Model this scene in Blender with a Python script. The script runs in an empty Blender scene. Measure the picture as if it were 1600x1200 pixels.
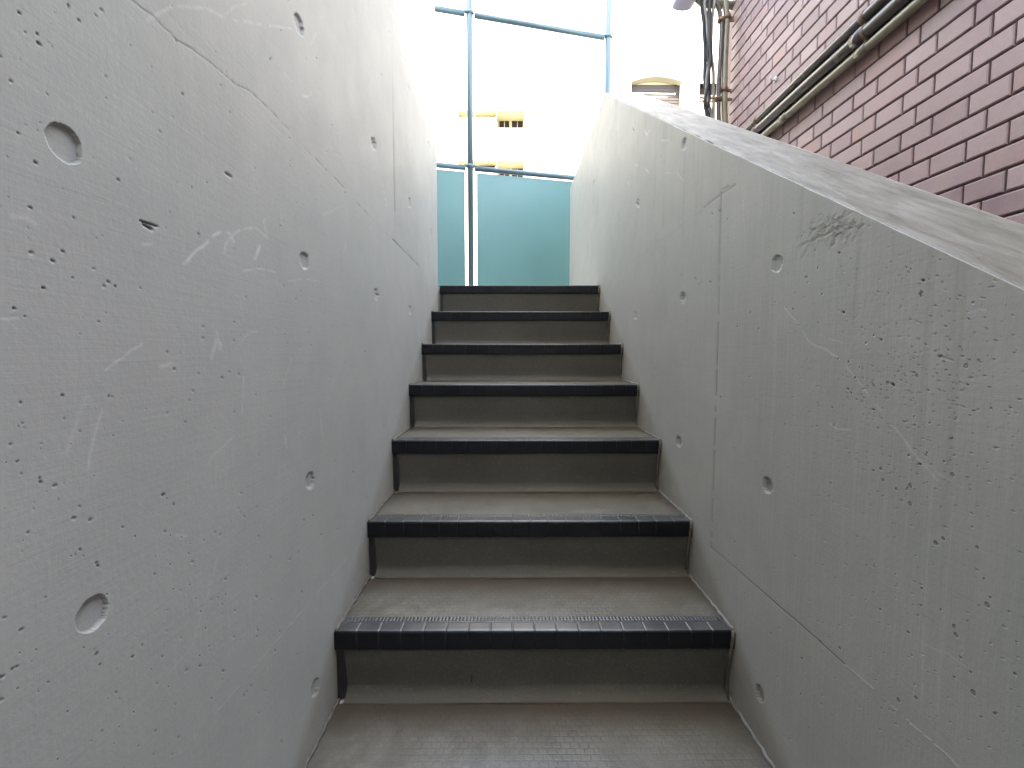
import bpy, bmesh, math, random
import numpy as np
from mathutils import Vector, Matrix
random.seed(7); rng = np.random.default_rng(11)
S = bpy.context.scene
COL = S.collection
R = math.radians

# ------------------------------------------------------------------ camera
FPX, PITCH, YAW = 696.5, -0.0673, 0.0045
cp, sp, cy, sy = math.cos(PITCH), math.sin(PITCH), math.cos(YAW), math.sin(YAW)
FW = Vector((sy*cp, cy*cp, sp)); RT = Vector((cy, -sy, 0)); UP = RT.cross(FW)
cam = bpy.data.cameras.new('camera'); camo = bpy.data.objects.new('camera', cam); COL.objects.link(camo)
cam.sensor_width = 36; cam.lens = 36*FPX/1600; cam.clip_start = 0.02; cam.clip_end = 2000
camo.matrix_world = Matrix((( RT.x, UP.x, -FW.x, 0), (RT.y, UP.y, -FW.y, 0), (RT.z, UP.z, -FW.z, 0), (0, 0, 0, 1)))
S.camera = camo
S.view_settings.view_transform = 'Standard'; S.view_settings.look = 'None'; S.view_settings.gamma = 1
S.view_settings.exposure = 4.1
S.view_settings.use_white_balance = True; S.view_settings.white_balance_temperature = 8700; S.view_settings.white_balance_tint = 9
# ------------------------------------------------------------------ sky and sun (sun behind the viewer, high on the left)
SUN_DIR = Vector((0.12, 0.46, -0.88)).normalized()      # direction the light travels
elev = math.asin(-SUN_DIR.z); az = math.atan2(-SUN_DIR.x, -SUN_DIR.y)
w = bpy.data.worlds.new('World'); S.world = w; w.use_nodes = True
nt = w.node_tree; bg = nt.nodes['Background']
sky = nt.nodes.new('ShaderNodeTexSky'); sky.sky_type = 'NISHITA'; sky.sun_disc = False
sky.sun_elevation = elev; sky.sun_rotation = az % (2*math.pi); sky.air_density = 1.0; sky.dust_density = 1.0
nt.links.new(sky.outputs[0], bg.inputs[0]); bg.inputs[1].default_value = 0.15
sl = bpy.data.lights.new('sun', 'SUN'); sl.energy = 2.0; sl.angle = R(0.5); sl.color = (1, .95, .86)
so = bpy.data.objects.new('sun', sl); COL.objects.link(so)
so.rotation_euler = SUN_DIR.to_track_quat('-Z', 'Y').to_euler()

# ------------------------------------------------------------------ helpers
def ray(px, py):
    return FW + RT*((px-800)/FPX) + UP*((600-py)/FPX)
def onX(px, py, X):
    d = ray(px, py); t = X/d.x; return d*t
def onY(px, py, Y):
    d = ray(px, py); t = Y/d.y; return d*t

def tag(o, label=None, cat=None, group=None, kind=None):
    if label: o['label'] = label
    if cat: o['category'] = cat
    if group: o['group'] = group
    if kind: o['kind'] = kind
    return o
def empty(name, loc=(0, 0, 0)):
    o = bpy.data.objects.new(name, None); o.location = loc; o.empty_display_size = .1; COL.objects.link(o); return o
def link(name, me, mat=None, parent=None):
    o = bpy.data.objects.new(name, me); COL.objects.link(o)
    if mat:
        for m in (mat if isinstance(mat, (list, tuple)) else [mat]): me.materials.append(m)
    if parent:
        o.parent = parent
        if parent.type == 'EMPTY': o.matrix_parent_inverse = Matrix.Translation(-parent.location)   # parts carry world-space meshes
    return o
def grid_mesh(name, P, smooth=True, attrs=None, closed=False):
    """P: (n, m, 3) array -> quad grid"""
    n, m = P.shape[:2]
    me = bpy.data.meshes.new(name)
    idx = np.arange(n*m).reshape(n, m)
    if closed: idx = np.concatenate([idx, idx[:, :1]], 1)
    a, b, c, d = idx[:-1, :-1], idx[1:, :-1], idx[1:, 1:], idx[:-1, 1:]
    q = np.stack([a, b, c, d], -1).reshape(-1, 4)
    me.vertices.add(n*m); me.vertices.foreach_set('co', P.reshape(-1).astype(np.float32))
    me.loops.add(q.size); me.loops.foreach_set('vertex_index', q.reshape(-1).astype(np.int32))
    me.polygons.add(len(q)); me.polygons.foreach_set('loop_start', (np.arange(len(q))*4).astype(np.int32))
    me.polygons.foreach_set('loop_total', np.full(len(q), 4, np.int32))
    if smooth: me.polygons.foreach_set('use_smooth', np.ones(len(q), bool))
    for k, v in (attrs or {}).items():
        at = me.attributes.new(k, 'FLOAT', 'POINT'); at.data.foreach_set('value', v.reshape(-1).astype(np.float32))
    me.update(calc_edges=True); me.validate()
    return me
class MB:
    def __init__(s): s.bm = bmesh.new()
    def box(s, x0, x1, y0, y1, z0, z1, bev=0):
        vs = [s.bm.verts.new((x, y, z)) for x in (x0, x1) for y in (y0, y1) for z in (z0, z1)]
        fs = [s.bm.faces.new([vs[i] for i in f]) for f in ((0,1,3,2),(4,6,7,5),(0,4,5,1),(2,3,7,6),(0,2,6,4),(1,5,7,3))]
        if bev:
            es = list({e for f in fs for e in f.edges})
            bmesh.ops.bevel(s.bm, geom=es, offset=bev, segments=2, affect='EDGES', profile=.5)
        return s
    def tube(s, pts, r, n=14, cap=True):
        pts = [Vector(p) for p in pts]; rs = r if isinstance(r, (list, tuple)) else [r]*len(pts)
        rings = []
        ref = None
        for i, p in enumerate(pts):
            t = (pts[min(i+1, len(pts)-1)] - pts[max(i-1, 0)]).normalized()
            if ref is None: ref = t.orthogonal().normalized()
            ref = (ref - t*ref.dot(t)).normalized(); b = t.cross(ref)
            rings.append([s.bm.verts.new(p + (ref*math.cos(2*math.pi*k/n) + b*math.sin(2*math.pi*k/n))*rs[i]) for k in range(n)])
        for a, b in zip(rings, rings[1:]):
            for k in range(n): 
                f = s.bm.faces.new((a[k], a[(k+1) % n], b[(k+1) % n], b[k])); f.smooth = True
        if cap: s.bm.faces.new(rings[0][::-1]); s.bm.faces.new(rings[-1])
        return s
    def prism(s, poly, y0, y1):
        """poly of (x, z), extruded in y"""
        a = [s.bm.verts.new((x, y0, z)) for x, z in poly]; b = [s.bm.verts.new((x, y1, z)) for x, z in poly]
        n = len(poly)
        s.bm.faces.new(a); s.bm.faces.new(b[::-1])
        for k in range(n): s.bm.faces.new((a[k], b[k], b[(k+1) % n], a[(k+1) % n]))
        return s
    def build(s, name, mat, parent=None):
        bmesh.ops.recalc_face_normals(s.bm, faces=s.bm.faces[:])
        me = bpy.data.meshes.new(name); s.bm.to_mesh(me); s.bm.free()
        return link(name, me, mat, parent)

# ------------------------------------------------------------------ materials
class NT:
    def __init__(s, name):
        s.m = bpy.data.materials.new(name); s.m.use_nodes = True; s.t = s.m.node_tree
        s.p = s.t.nodes['Principled BSDF']; s.out = s.t.nodes['Material Output']
        s.co = s.t.nodes.new('ShaderNodeTexCoord').outputs['Object']
    def n(s, typ, **kw):
        nd = s.t.nodes.new('ShaderNode'+typ)
        for k, v in kw.items(): setattr(nd, k, v)
        return nd
    def L(s, a, b): s.t.links.new(a, b)
    def map(s, scale=(1, 1, 1), src=None, loc=(0, 0, 0)):
        m = s.n('Mapping'); m.inputs['Scale'].default_value = scale; m.inputs['Location'].default_value = loc; s.L(src or s.co, m.inputs[0]); return m.outputs[0]
    def noise(s, scale, detail=4, rough=.55, vec=None, dist=0):
        t = s.n('TexNoise'); t.inputs['Scale'].default_value = scale; t.inputs['Detail'].default_value = detail
        t.inputs['Roughness'].default_value = rough; t.inputs['Distortion'].default_value = dist; s.L(vec or s.co, t.inputs['Vector']); return t.outputs['Fac']
    def vor(s, scale, vec=None, feature='F1', out='Distance', rnd=1):
        t = s.n('TexVoronoi'); t.feature = feature; t.inputs['Scale'].default_value = scale; t.inputs['Randomness'].default_value = rnd
        s.L(vec or s.co, t.inputs['Vector']); return t.outputs[out]
    def ramp(s, f, a, b, lo=0., hi=1.):
        r = s.n('MapRange'); r.inputs['From Min'].default_value = a; r.inputs['From Max'].default_value = b
        r.inputs['To Min'].default_value = lo; r.inputs['To Max'].default_value = hi; s.L(f, r.inputs['Value']); return r.outputs[0]
    def math(s, op, a, b=None):
        m = s.n('Math'); m.operation = op
        for i, v in enumerate((a, b)):
            if v is None: continue
            if isinstance(v, (int, float)): m.inputs[i].default_value = v
            else: s.L(v, m.inputs[i])
        return m.outputs[0]
    def mix(s, f, a, b, mode='MIX'):
        m = s.n('MixRGB', blend_type=mode)
        for i, v in enumerate((f, a, b)):
            if isinstance(v, (int, float)): m.inputs[i].default_value = v
            elif isinstance(v, tuple): m.inputs[i].default_value = (*v, 1) if len(v) == 3 else v
            else: s.L(v, m.inputs[i])
        return m.outputs[0]
    def attr(s, name):
        a = s.n('Attribute', attribute_name=name); return a
    def bump(s, h, dist, strength=1, prev=None):
        b = s.n('Bump'); b.inputs['Distance'].default_value = dist; b.inputs['Strength'].default_value = strength
        s.L(h, b.inputs['Height'])
        if prev: s.L(prev, b.inputs['Normal'])
        return b.outputs[0]
    def fin(s, col=None, rough=.6, nrm=None, metal=0, spec=None):
        p = s.p
        if col is not None:
            if isinstance(col, tuple): p.inputs['Base Color'].default_value = (*col, 1)
            else: s.L(col, p.inputs['Base Color'])
        if isinstance(rough, (int, float)): p.inputs['Roughness'].default_value = rough
        else: s.L(rough, p.inputs['Roughness'])
        p.inputs['Metallic'].default_value = metal
        if spec is not None: p.inputs['Specular IOR Level'].default_value = spec
        if nrm: s.L(nrm, p.inputs['Normal'])
        return s.m

def concrete(name, base, vertical=.5, coarse=0.):
    """cast concrete: cloudy tone, fine horizontal form lines, trowel strokes, dirt, scuffs and painted light and shade from mesh attributes"""
    s = NT(name)
    c = base
    big = s.noise(1.7, 5, .6); med = s.noise(9, 6, .65); fine = s.noise(160, 4, .7)
    col = s.mix(s.ramp(big, .3, .72), tuple(x*.86 for x in c), tuple(x*1.1 for x in c))
    col = s.mix(s.ramp(s.noise(3.3, 3, .5, s.map(loc=(4, 7, 1))), .42, .66, 0, .35), col, (c[0]*.98, c[1]*.965, c[2]*.97))
    col = s.mix(s.ramp(s.noise(2.6, 3, .5, s.map(loc=(9, 2, 5))), .45, .66, 0, .35), col, (c[0]*.9, c[1]*.97, c[2]*.93))
    col = s.mix(s.ramp(med, .35, .7, 0, .18), col, tuple(x*1.25 for x in c))
    hl = s.noise(1, 5, .7, s.map((6, 7, 210))); vl = s.noise(1, 5, .7, s.map((60, 150, 5)))
    col = s.mix(s.ramp(hl, .52, .75, 0, .22), col, tuple(x*.7 for x in c))
    col = s.mix(s.ramp(vl, .48, .72, 0, .42*vertical), col, tuple(x*1.3 for x in c))
    col = s.mix(s.ramp(fine, .3, .75, 0, .22), col, tuple(x*.72 for x in c))
    # small air voids
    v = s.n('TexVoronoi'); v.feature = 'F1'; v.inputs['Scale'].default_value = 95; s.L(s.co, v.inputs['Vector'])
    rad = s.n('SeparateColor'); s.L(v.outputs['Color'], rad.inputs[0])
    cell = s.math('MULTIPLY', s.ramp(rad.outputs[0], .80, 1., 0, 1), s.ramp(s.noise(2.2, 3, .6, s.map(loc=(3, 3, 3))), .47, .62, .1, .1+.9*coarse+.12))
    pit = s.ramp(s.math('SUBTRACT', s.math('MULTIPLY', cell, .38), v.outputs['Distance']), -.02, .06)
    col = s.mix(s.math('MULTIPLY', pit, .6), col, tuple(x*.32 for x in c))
    pale, dark, stain = s.attr('pale').outputs['Fac'], s.attr('dark').outputs['Fac'], s.attr('stain').outputs['Fac']
    col = s.mix(s.math('MULTIPLY', stain, s.ramp(s.noise(14, 5, .6), .25, .7, .5, 1)), col, (c[0]*.58, c[1]*.52, c[2]*.42))
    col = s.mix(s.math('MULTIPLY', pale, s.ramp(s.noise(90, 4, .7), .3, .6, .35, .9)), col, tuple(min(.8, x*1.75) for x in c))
    cop = s.attr('cope').outputs['Fac']
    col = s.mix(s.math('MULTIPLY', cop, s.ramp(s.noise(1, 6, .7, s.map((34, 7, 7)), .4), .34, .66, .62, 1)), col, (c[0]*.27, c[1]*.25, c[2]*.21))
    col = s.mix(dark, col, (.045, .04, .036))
    h = s.math('ADD', s.math('MULTIPLY', fine, .35), s.math('ADD', s.math('MULTIPLY', hl, .32), s.math('MULTIPLY', vl, .6*vertical)))
    h = s.math('ADD', h, s.math('MULTIPLY', med, .5))
    h = s.math('SUBTRACT', h, s.math('MULTIPLY', pit, 1.6))
    h = s.math('ADD', h, s.math('MULTIPLY', cop, s.math('MULTIPLY', s.noise(1, 6, .7, s.map((60, 18, 18)), .3), 3.5)))
    nr = s.bump(h, .0011, .75)
    return s.fin(col, s.ramp(med, .3, .7, .62, .5), nr, spec=.45)

M = {}
M['conc_l'] = concrete('concrete smooth', (.44, .425, .385), .25, .15)
M['conc_r'] = concrete('concrete weathered', (.44, .427, .385), .55, 1.)

def simple(name, c, rough=.5, metal=0, var=.15, scale=12, bump=.0006, bs=120, spec=None):
    s = NT(name)
    n1 = s.noise(scale, 5, .6); n2 = s.noise(bs, 3, .6)
    col = s.mix(s.ramp(n1, .3, .7), tuple(x*(1-var) for x in c), tuple(min(.9, x*(1+var)) for x in c))
    return s.fin(col, s.ramp(n1, .3, .7, max(.05, rough-.08), min(1, rough+.1)), s.bump(n2, bump, .6), metal, spec)

# ------------------------------------------------------------------ geometry constants, read from the perspective
XL, XR = -.4207, .5393
STEPX = [(524, 985, 1152, 989), (573, 813, 1082, 818), (611, 687, 1033, 690), (638, 601, 999, 602), (657, 538, 972, 538), (672, 487, 952, 487), (687, 446, 938, 446)]
ST = []
for a, b, c, d in STEPX:
    p = onX(a, b, XL); q = onX(c, d, XR)
    # depth from the width between the walls
    y = 0.5*(p.y+q.y); zz = []
    for (u, v), X in (((a, b), XL), ((c, d), XR)):
        r_ = ray(0.5*(a+c), v); zz.append(r_.z/r_.y*y)
    ST.append((y, sum(zz)/2))
G = (ST[6][0]-ST[0][0])/6; H = (ST[6][1]-ST[0][1])/6
print('steps', [(round(a, 3), round(b, 3)) for a, b in ST], G, H)
NB = 5
STEPS = [(ST[0][0]-k*G, ST[0][1]-k*H) for k in range(NB, 0, -1)] + ST     # nosing line (y, z top)
ZTOP = ST[-1][1]; YEND = 2.648
# profile of the right wall's top
def rt_top(y):
    return 1.0
pin = [onX(*p, XR) for p in ((945, 145), (1080, 211), (1194, 260), (1259, 294), (1356, 340), (1600, 446))]
print('top edge', [(round(p.y, 3), round(p.z, 3)) for p in pin])
A_ = np.polyfit([p.y for p in pin[:]], [p.z for p in pin[:]], 1)
print('slope', A_)
YB = pin[0].y; ZB = pin[0].z
def ztop(y):
    y = np.asarray(y, float)
    return np.minimum(ZB, ZB + (y-YB)*A_[0])
for p in ((1600, 350), (1400, 281), (1180, 205), (1065, 169), (986, 141.6)):
    d = ray(*p)      # where the ray meets the sloping top plane
    t = (ZB - YB*A_[0])/(d.z - A_[0]*d.y); print('outer', d*t)
TH = .212
RY1 = onX(890, 380, XR).y; print('right wall end', RY1)

# ------------------------------------------------------------------ marks on the concrete
class Marks:
    """disp (metres into the wall), dark, pale, stain, evaluated on a fan-shaped grid (Y, Z)"""
    def __init__(s, Y, Z):
        s.Y, s.Z = Y, Z; s.disp = np.zeros_like(Y); s.dark = np.zeros_like(Y); s.pale = np.zeros_like(Y); s.stain = np.zeros_like(Y)
        s.y1 = Y[:, 0]
    def win(s, y0, y1, z0, z1):
        i0, i1 = np.searchsorted(s.y1, [y0, y1]); i0 = max(0, i0-1); i1 = min(len(s.y1), i1+1)
        if i1 <= i0: return None
        Zs = s.Z[i0:i1]; ok = np.where(((Zs > z0) & (Zs < z1)).any(0))[0]
        if len(ok) == 0: return None
        return (slice(i0, i1), slice(max(0, ok[0]-1), ok[-1]+2))
    def pit(s, y, z, r, depth=None, sx=1., ang=0., dk=.9):
        R_ = r*max(sx, 1)*1.6; w = s.win(y-R_, y+R_, z-R_, z+R_)
        if w is None: return
        dy, dz = s.Y[w]-y, s.Z[w]-z
        a = dy*math.cos(ang)+dz*math.sin(ang); b = -dy*math.sin(ang)+dz*math.cos(ang)
        q = np.sqrt((a/sx)**2 + b**2)/r
        f = np.clip((1.25-q)/.5, 0, 1)
        s.disp[w] = np.maximum(s.disp[w], f*(depth or r*.9)); s.dark[w] = np.maximum(s.dark[w], f*dk)
    def hole(s, y, z, r=.0170, depth=.0038, lip=1.):
        w = s.win(y-r*1.5, y+r*1.5, z-r*1.5, z+r*1.5)
        if w is None: return
        dy, dz = s.Y[w]-y, s.Z[w]-z; th = np.arctan2(dz, dy)
        q = np.sqrt(dy**2+dz**2)/(r*(1+.02*np.sin(3*th+y*40)+.012*np.sin(7*th+z*90)))
        d = np.where(q < 1, depth*(1-.03*q), 0)
        edge = np.exp(-((q-.985)/.035)**2)
        s.disp[w] = np.maximum(s.disp[w], d)
        s.dark[w] = np.maximum(s.dark[w], np.clip(.25+.75*np.cos(th+.5), 0, 1)*.6*np.exp(-((q-.96)/.035)**2)*lip)  # rim gap, with its shadow crescent painted on the far lower side
    def stroke(s, pts, w_, pale=0, dark=0, disp=0, jag=0., seed=0, stain=0, broken=0.):
        """polyline in (y, z) metres"""
        P = [np.array(p, float) for p in pts]
        if jag:
            r = np.random.default_rng(seed); Q = [P[0]]
            for a, b in zip(P, P[1:]):
                n = max(2, int(np.hypot(*(b-a))/.02))
                for k in range(1, n+1):
                    Q.append(a+(b-a)*k/n + r.normal(0, jag, 2)*(k < n))
            P = Q
        k = 0; ln = 0
        for a, b in zip(P, P[1:]):
            L = np.hypot(*(b-a))+1e-9; wd = w_*2.2
            w = s.win(min(a[0], b[0])-wd, max(a[0], b[0])+wd, min(a[1], b[1])-wd, max(a[1], b[1])+wd)
            if w is not None:
                dy, dz = s.Y[w]-a[0], s.Z[w]-a[1]; e = (b-a)/L
                t = np.clip(dy*e[0]+dz*e[1], 0, L)
                q = np.hypot(dy-t*e[0], dz-t*e[1])/w_
                f = np.exp(-q*q*1.4)
                if broken:
                    tt = (ln+t)*55; f = f*np.clip(.5+.5/broken*(.6-broken+.6*np.sin(tt)+.5*np.sin(tt*2.7+1)+.4*np.sin(tt*.37+seed)), 0, 1)
                if pale: s.pale[w] = np.maximum(s.pale[w], f*pale)
                if dark: s.dark[w] = np.maximum(s.dark[w], f*dark)
                if stain: s.stain[w] = np.maximum(s.stain[w], f*stain)
                if disp: 
                    cur = s.disp[w]; s.disp[w] = np.where(np.abs(f*disp) > np.abs(cur), f*disp, cur)
            ln += L

def ylines(X, y0, y1, lo, hi, px=1.15):
    out = [lo]; 
    while out[-1] < y0-.3: out.append(out[-1]+.25)
    y = y0
    while y < y1:
        out.append(y); y += min(.02, max(.0009, px*y*y/(446*abs(X))))
    out.append(y1)
    while out[-1] < hi-.3: out.append(out[-1]+.25)
    if hi-out[-1] > .01: out.append(hi)
    return np.array(out)

def wy(px, py, X):
    p = onX(px, py, X); return (p.y, p.z)

# random values per wall -------------------------------------------------
def stair_z(y):
    """height of the stair surface at depth y"""
    z = STEPS[0][1]-H
    for (a, b) in STEPS:
        if y >= a: z = b
    return z
def add_stair_stain_shade(mk, X):
    z = np.array([stair_z(v+.004) for v in mk.y1])[:, None]
    ln = np.interp(mk.y1, [s_[0] for s_ in STEPS], [s_[1] for s_ in STEPS])[:, None]
    d1 = mk.Z - z
    mk.stain = np.maximum(mk.stain, .75*np.clip(1-d1/.035, 0, 1))
    mk.stain = np.maximum(mk.stain, .6*np.clip(1-(mk.Z-(ln-.03))/.05, 0, 1))  # ambient shade of the triangle below the nosings, painted brown

# ---- left wall ---------------------------------------------------------
NR = 760
yl = ylines(XL, .30, YEND-.012, -2.9, YEND-.012)
t = np.linspace(-.98, 1.02, NR)
yc = np.maximum(yl, .28)[:, None]
Yg = np.repeat(yl[:, None], NR, 1); Zg = t[None, :]*(yc+.02)
mk = Marks(Yg, Zg)
LH = [(101, 224), (145, 959), (476, 407), (485, 751), (467, 38), (493, 1075)]
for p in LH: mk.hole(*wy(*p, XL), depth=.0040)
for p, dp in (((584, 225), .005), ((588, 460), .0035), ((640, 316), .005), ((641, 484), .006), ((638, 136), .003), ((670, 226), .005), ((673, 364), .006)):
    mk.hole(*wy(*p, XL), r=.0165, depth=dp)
s1 = [(200, -6), (240, 25), (258, 45), (275, 62), (300, 76), (315, 88), (345, 112), (368, 132), (390, 142), (430, 180), (480, 235), (530, 285), (575, 335)]
mk.stroke([wy(*p, XL) for p in s1], .0008, dark=.62, disp=.0007, jag=.0006, seed=3)
mk.stroke([wy(*p, XL) for p in [(575, 335), (600, 362), (612, 372)]], .0014, dark=.25)
mk.stroke([wy(*p, XL) for p in [(613, 373), (656, 417)]], .0022, dark=.85, disp=.002)
mk.stroke([wy(*p, XL) for p in [(320, 70), (355, 100), (390, 138), (440, 190), (490, 222), (530, 240), (575, 265), (622, 285)]], .0012, dark=.20, pale=.10, jag=.002, seed=5, broken=.5)
mk.stroke([wy(*p, XL) for p in [(340, 110), (380, 150), (420, 190), (450, 225), (500, 260)]], .0018, pale=.22, dark=.08, disp=-.0001, jag=.0015, seed=6, broken=.3)
mk.stroke([wy(*p, XL) for p in [(612, -5), (615.5, 236), (617, 330)]], .0042, dark=.5, disp=.0014)
mk.stroke([wy(*p, XL) for p in [(617, 330), (620, 560)]], .004, dark=.10)
mk.stroke([wy(*p, XL) for p in [(600, 800), (560, 852), (480, 945), (380, 1064), (350, 1100), (280, 1180)]], .0011, pale=.5, disp=-.0003, broken=.35, jag=.0003)
mk.stroke([wy(*p, XL) for p in [(0, 165), (70, 210), (170, 265), (250, 300), (325, 332), (400, 370)]], .0014, pale=.16, dark=.08, jag=.0008, seed=9, broken=.45)
mk.stroke([wy(*p, XL) for p in [(225, 355), (270, 370), (345, 398), (400, 420)]], .0010, pale=.2, dark=.12, disp=-.0001, seed=10, broken=.4)
mk.stroke([wy(*p, XL) for p in [(0, 262), (80, 290), (160, 310), (230, 350)]], .0009, dark=.12, seed=12, broken=.4)
mk.stroke([wy(*p, XL) for p in [(350, 258), (400, 290), (415, 302)]], .001, dark=.12, pale=.1, broken=.3)
# pale scuffs and rubbed marks
for pts, w_, a in (
    ([(287, 412), (300, 398), (318, 385), (330, 370), (345, 362), (360, 365), (366, 378)], .0022, .75),
    ([(350, 395), (352, 382), (370, 362), (400, 356), (418, 372), (412, 345), (418, 338)], .0020, .55),
    ([(398, 405), (406, 385)], .0035, .75), ([(380, 424), (402, 420), (430, 425)], .0016, .55),
    ([(345, 545), (338, 530), (330, 560)], .004, .35), ([(338, 517), (346, 540)], .0025, .45),
    ([(222, 538), (190, 560), (165, 578)], .0014, .55), ([(380, 590), (377, 668)], .0016, .45), ([(540, 375), (539, 405)], .0022, .45),
    ([(362, 685), (330, 715), (318, 742)], .0013, .4), ([(160, 640), (148, 680), (140, 715), (130, 775)], .0018, .38),
    ([(135, 620), (110, 690), (90, 750), (60, 790)], .003, .2), ([(445, 680), (448, 700)], .0022, .5), ([(340, 870), (325, 930), (300, 1010), (262, 1055)], .0014, .3),
    ([(230, 32), (270, 10), (320, 12), (345, 25), (400, 38), (455, 44)], .0022, .35), ([(345, 28), (365, 10), (390, 3)], .0018, .28),
    ([(474, 150), (485, 150), (484, 138)], .0022, .6), ([(610, 15), (616, 26)], .0045, .6), ([(598, 290), (604, 320)], .003, .5), ([(600, 330), (601, 370)], .003, .35),
    ([(505, 335), (520, 330), (535, 322)], .0018, .3), ([(450, 440), (475, 436), (500, 440)], .0014, .35), ([(372, 540), (388, 520), (412, 515)], .0015, .35),
    ([(18, 338), (40, 340), (55, 350)], .0028, .3), ([(0, 498), (28, 497)], .0012, .55), ([(250, 572), (268, 566)], .0028, .4), ([(222, 382), (238, 380)], .002, .35),
    ([(275, 835), (292, 837)], .0012, .5), ([(375, 470), (380, 500)], .003, .15), ([(645, 30), (650, 60), (655, 100)], .004, .3), ([(640, 95), (645, 105)], .009, .5), ([(655, 20), (660, 70)], .009, .3),
    ([(500, 640), (505, 690)], .003, .2), ([(455, 560), (440, 610)], .002, .3), ([(485, 70), (495, 50)], .002, .3), ([(445, 115), (455, 128)], .0015, .45)):
    mk.stroke([wy(*p, XL) for p in pts], w_, pale=a, jag=.0008, seed=int(w_*1e5)+len(pts), broken=.22)
mk.stroke([wy(*p, XL) for p in [(219, 345), (246, 354)]], .0011, dark=.95, disp=.003); mk.stroke([wy(*p, XL) for p in [(225, 351), (237, 358)]], .0022, dark=.8, disp=.003)
mk.stroke([wy(*p, XL) for p in [(353, 271), (361, 276)]], .0020, dark=.7, disp=.002)
for x, y, r in ((22, 482, 2.6), (68, 450, 2.8), (180, 447, 2.2), (39, 494, 1.8), (115, 340, 2.2), (58, 53, 2.6), (30, 20, 2.6), (107, 8, 2.6), (204, 70, 1.6), (165, 152, 1.5), (28, 208, 1.8), (151, 373, 1.4), (277, 285, 1.4), (299, 292, 1.8), (323, 285, 1.2),
                (422, 93, 2.4), (359, 175, 1.8), (444, 218, 1.4), (452, 216, 1.5), (436, 355, 1.8), (438, 352, 1.2), (555, 450, 2.2), (563, 588, 1.5), (571, 516, 2.0), (497, 585, 1.6), (365, 503, 1.8), (365, 532, 1.4), (480, 590, 1.2),
                (62, 747, 2.2), (27, 721, 1.8), (255, 773, 3.2), (296, 625, 1.8), (175, 620, 1.8), (35, 661, 1.5), (125, 674, 1.5), (177, 680, 1.5), (170, 619, 2), (382, 807, 2.2), (336, 831, 2.0), (295, 865, 2), (404, 711, 1.8), (491, 667, 1.8), (552, 737, 2.2),
                (452, 875, 2.6), (423, 871, 1.8), (472, 924, 2.6), (404, 838, 1.6), (475, 812, 2), (489, 805, 1.8), (502, 835, 1.8), (403, 984, 1.8), (401, 996, 2.6), (430, 1016, 2), (349, 1048, 3), (330, 1091, 2), (392, 1072, 2), (440, 1159, 3), (405, 1114, 1.6),
                (151, 1021, 2.6), (156, 1038, 2), (207, 1026, 2.8), (222, 1008, 2.2), (19, 1045, 2.2), (28, 1075, 1.8), (75, 1066, 1.5), (118, 866, 1.4), (130, 868, 1.3), (245, 1068, 2), (243, 1142, 2), (278, 1153, 2), (159, 1142, 1.8), (143, 1157, 1.2), (269, 1178, 1.6), (60, 1080, 1.4), (240, 1178, 1.4)):
    y_, z_ = wy(x, y, XL); mk.pit(y_, z_, r*.00046*(y_/.45)**.5, sx=random.uniform(1, 1.7), ang=random.uniform(-.3, .9))
for k in range(900):
    y_ = .33+2.2*random.random()**1.4; z_ = random.uniform(-.8, 1.0)*(y_+.02)
    mk.pit(y_, z_, random.choice((.0005, .0006, .0008, .0010, .0013)), sx=random.uniform(1, 1.8), ang=random.uniform(-.4, .4), dk=random.uniform(.2, .85))
# undulation of the form face
def undul(Y, Z, a, ph):
    return a*(np.sin(Y*5.1+ph)*np.cos(Z*4.3+ph*2)+.5*np.sin(Y*11+Z*9+ph)+.25*np.sin(Y*23-Z*31+ph*3))
add_stair_stain_shade(mk, XL)
Xg = XL - mk.disp + undul(Yg, Zg, .0001, 1.3)*(Zg > -2)
P = np.stack([Xg, Yg, Zg], -1)
Xd = mk.dark; Xp = mk.pale; Xs = mk.stain
def pad(A, lo, hi): return np.concatenate([lo, A, hi], 1)
ones = np.ones((len(yl), 1)); z0 = np.zeros((len(yl), 1))
WT = 2.25
lo = np.stack([ones*XL, yl[:, None], ones*-3.2], -1); hi = np.stack([ones*XL, yl[:, None], ones*WT], -1)
P = pad(P, lo, hi); attrs = {k: pad(v, z0, z0) for k, v in (('dark', Xd), ('pale', Xp), ('stain', Xs))}
# turn the corner at the far end: rounded arris then the end face
cx = XL-.010; arc = []
for k in range(0, 7):
    a = k/6*math.pi/2
    row = P[-1].copy(); row[:, 1] = YEND-.010+.010*math.sin(a); row[:, 0] = P[-1][:, 0]-.010*(1-math.cos(a)); arc.append(row)
far = P[-1].copy(); far[:, 1] = YEND; far[:, 0] = -1.6; arc.append(far)
nb = len(arc); P = np.concatenate([P, np.stack(arc)], 0)
attrs = {k: np.concatenate([v, np.repeat(v[-1:], nb, 0)*0], 0) for k, v in attrs.items()}
left = empty('concrete_building', (XL-.6, 0, -3.2))
tag(left, 'tall smooth grey concrete wall left of the stairs with round tie holes and jagged crack', 'concrete wall')
me = grid_mesh('wall', P[::-1], True, {k: v[::-1] for k, v in attrs.items()})
link('wall', me, M['conc_l'], left)
b = MB(); b.box(-1.6, XL-.02, -2.9, YEND-.02, WT-.3, WT); b.build('top_slab', M['conc_l'], left)
b = MB(); b.box(-4, -1.6, -2.9, 8.2, -3.2, 3.6); b.build('setback_light_blocker', M['conc_l'], left)  # unseen mass added to block low light at the exit

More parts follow.
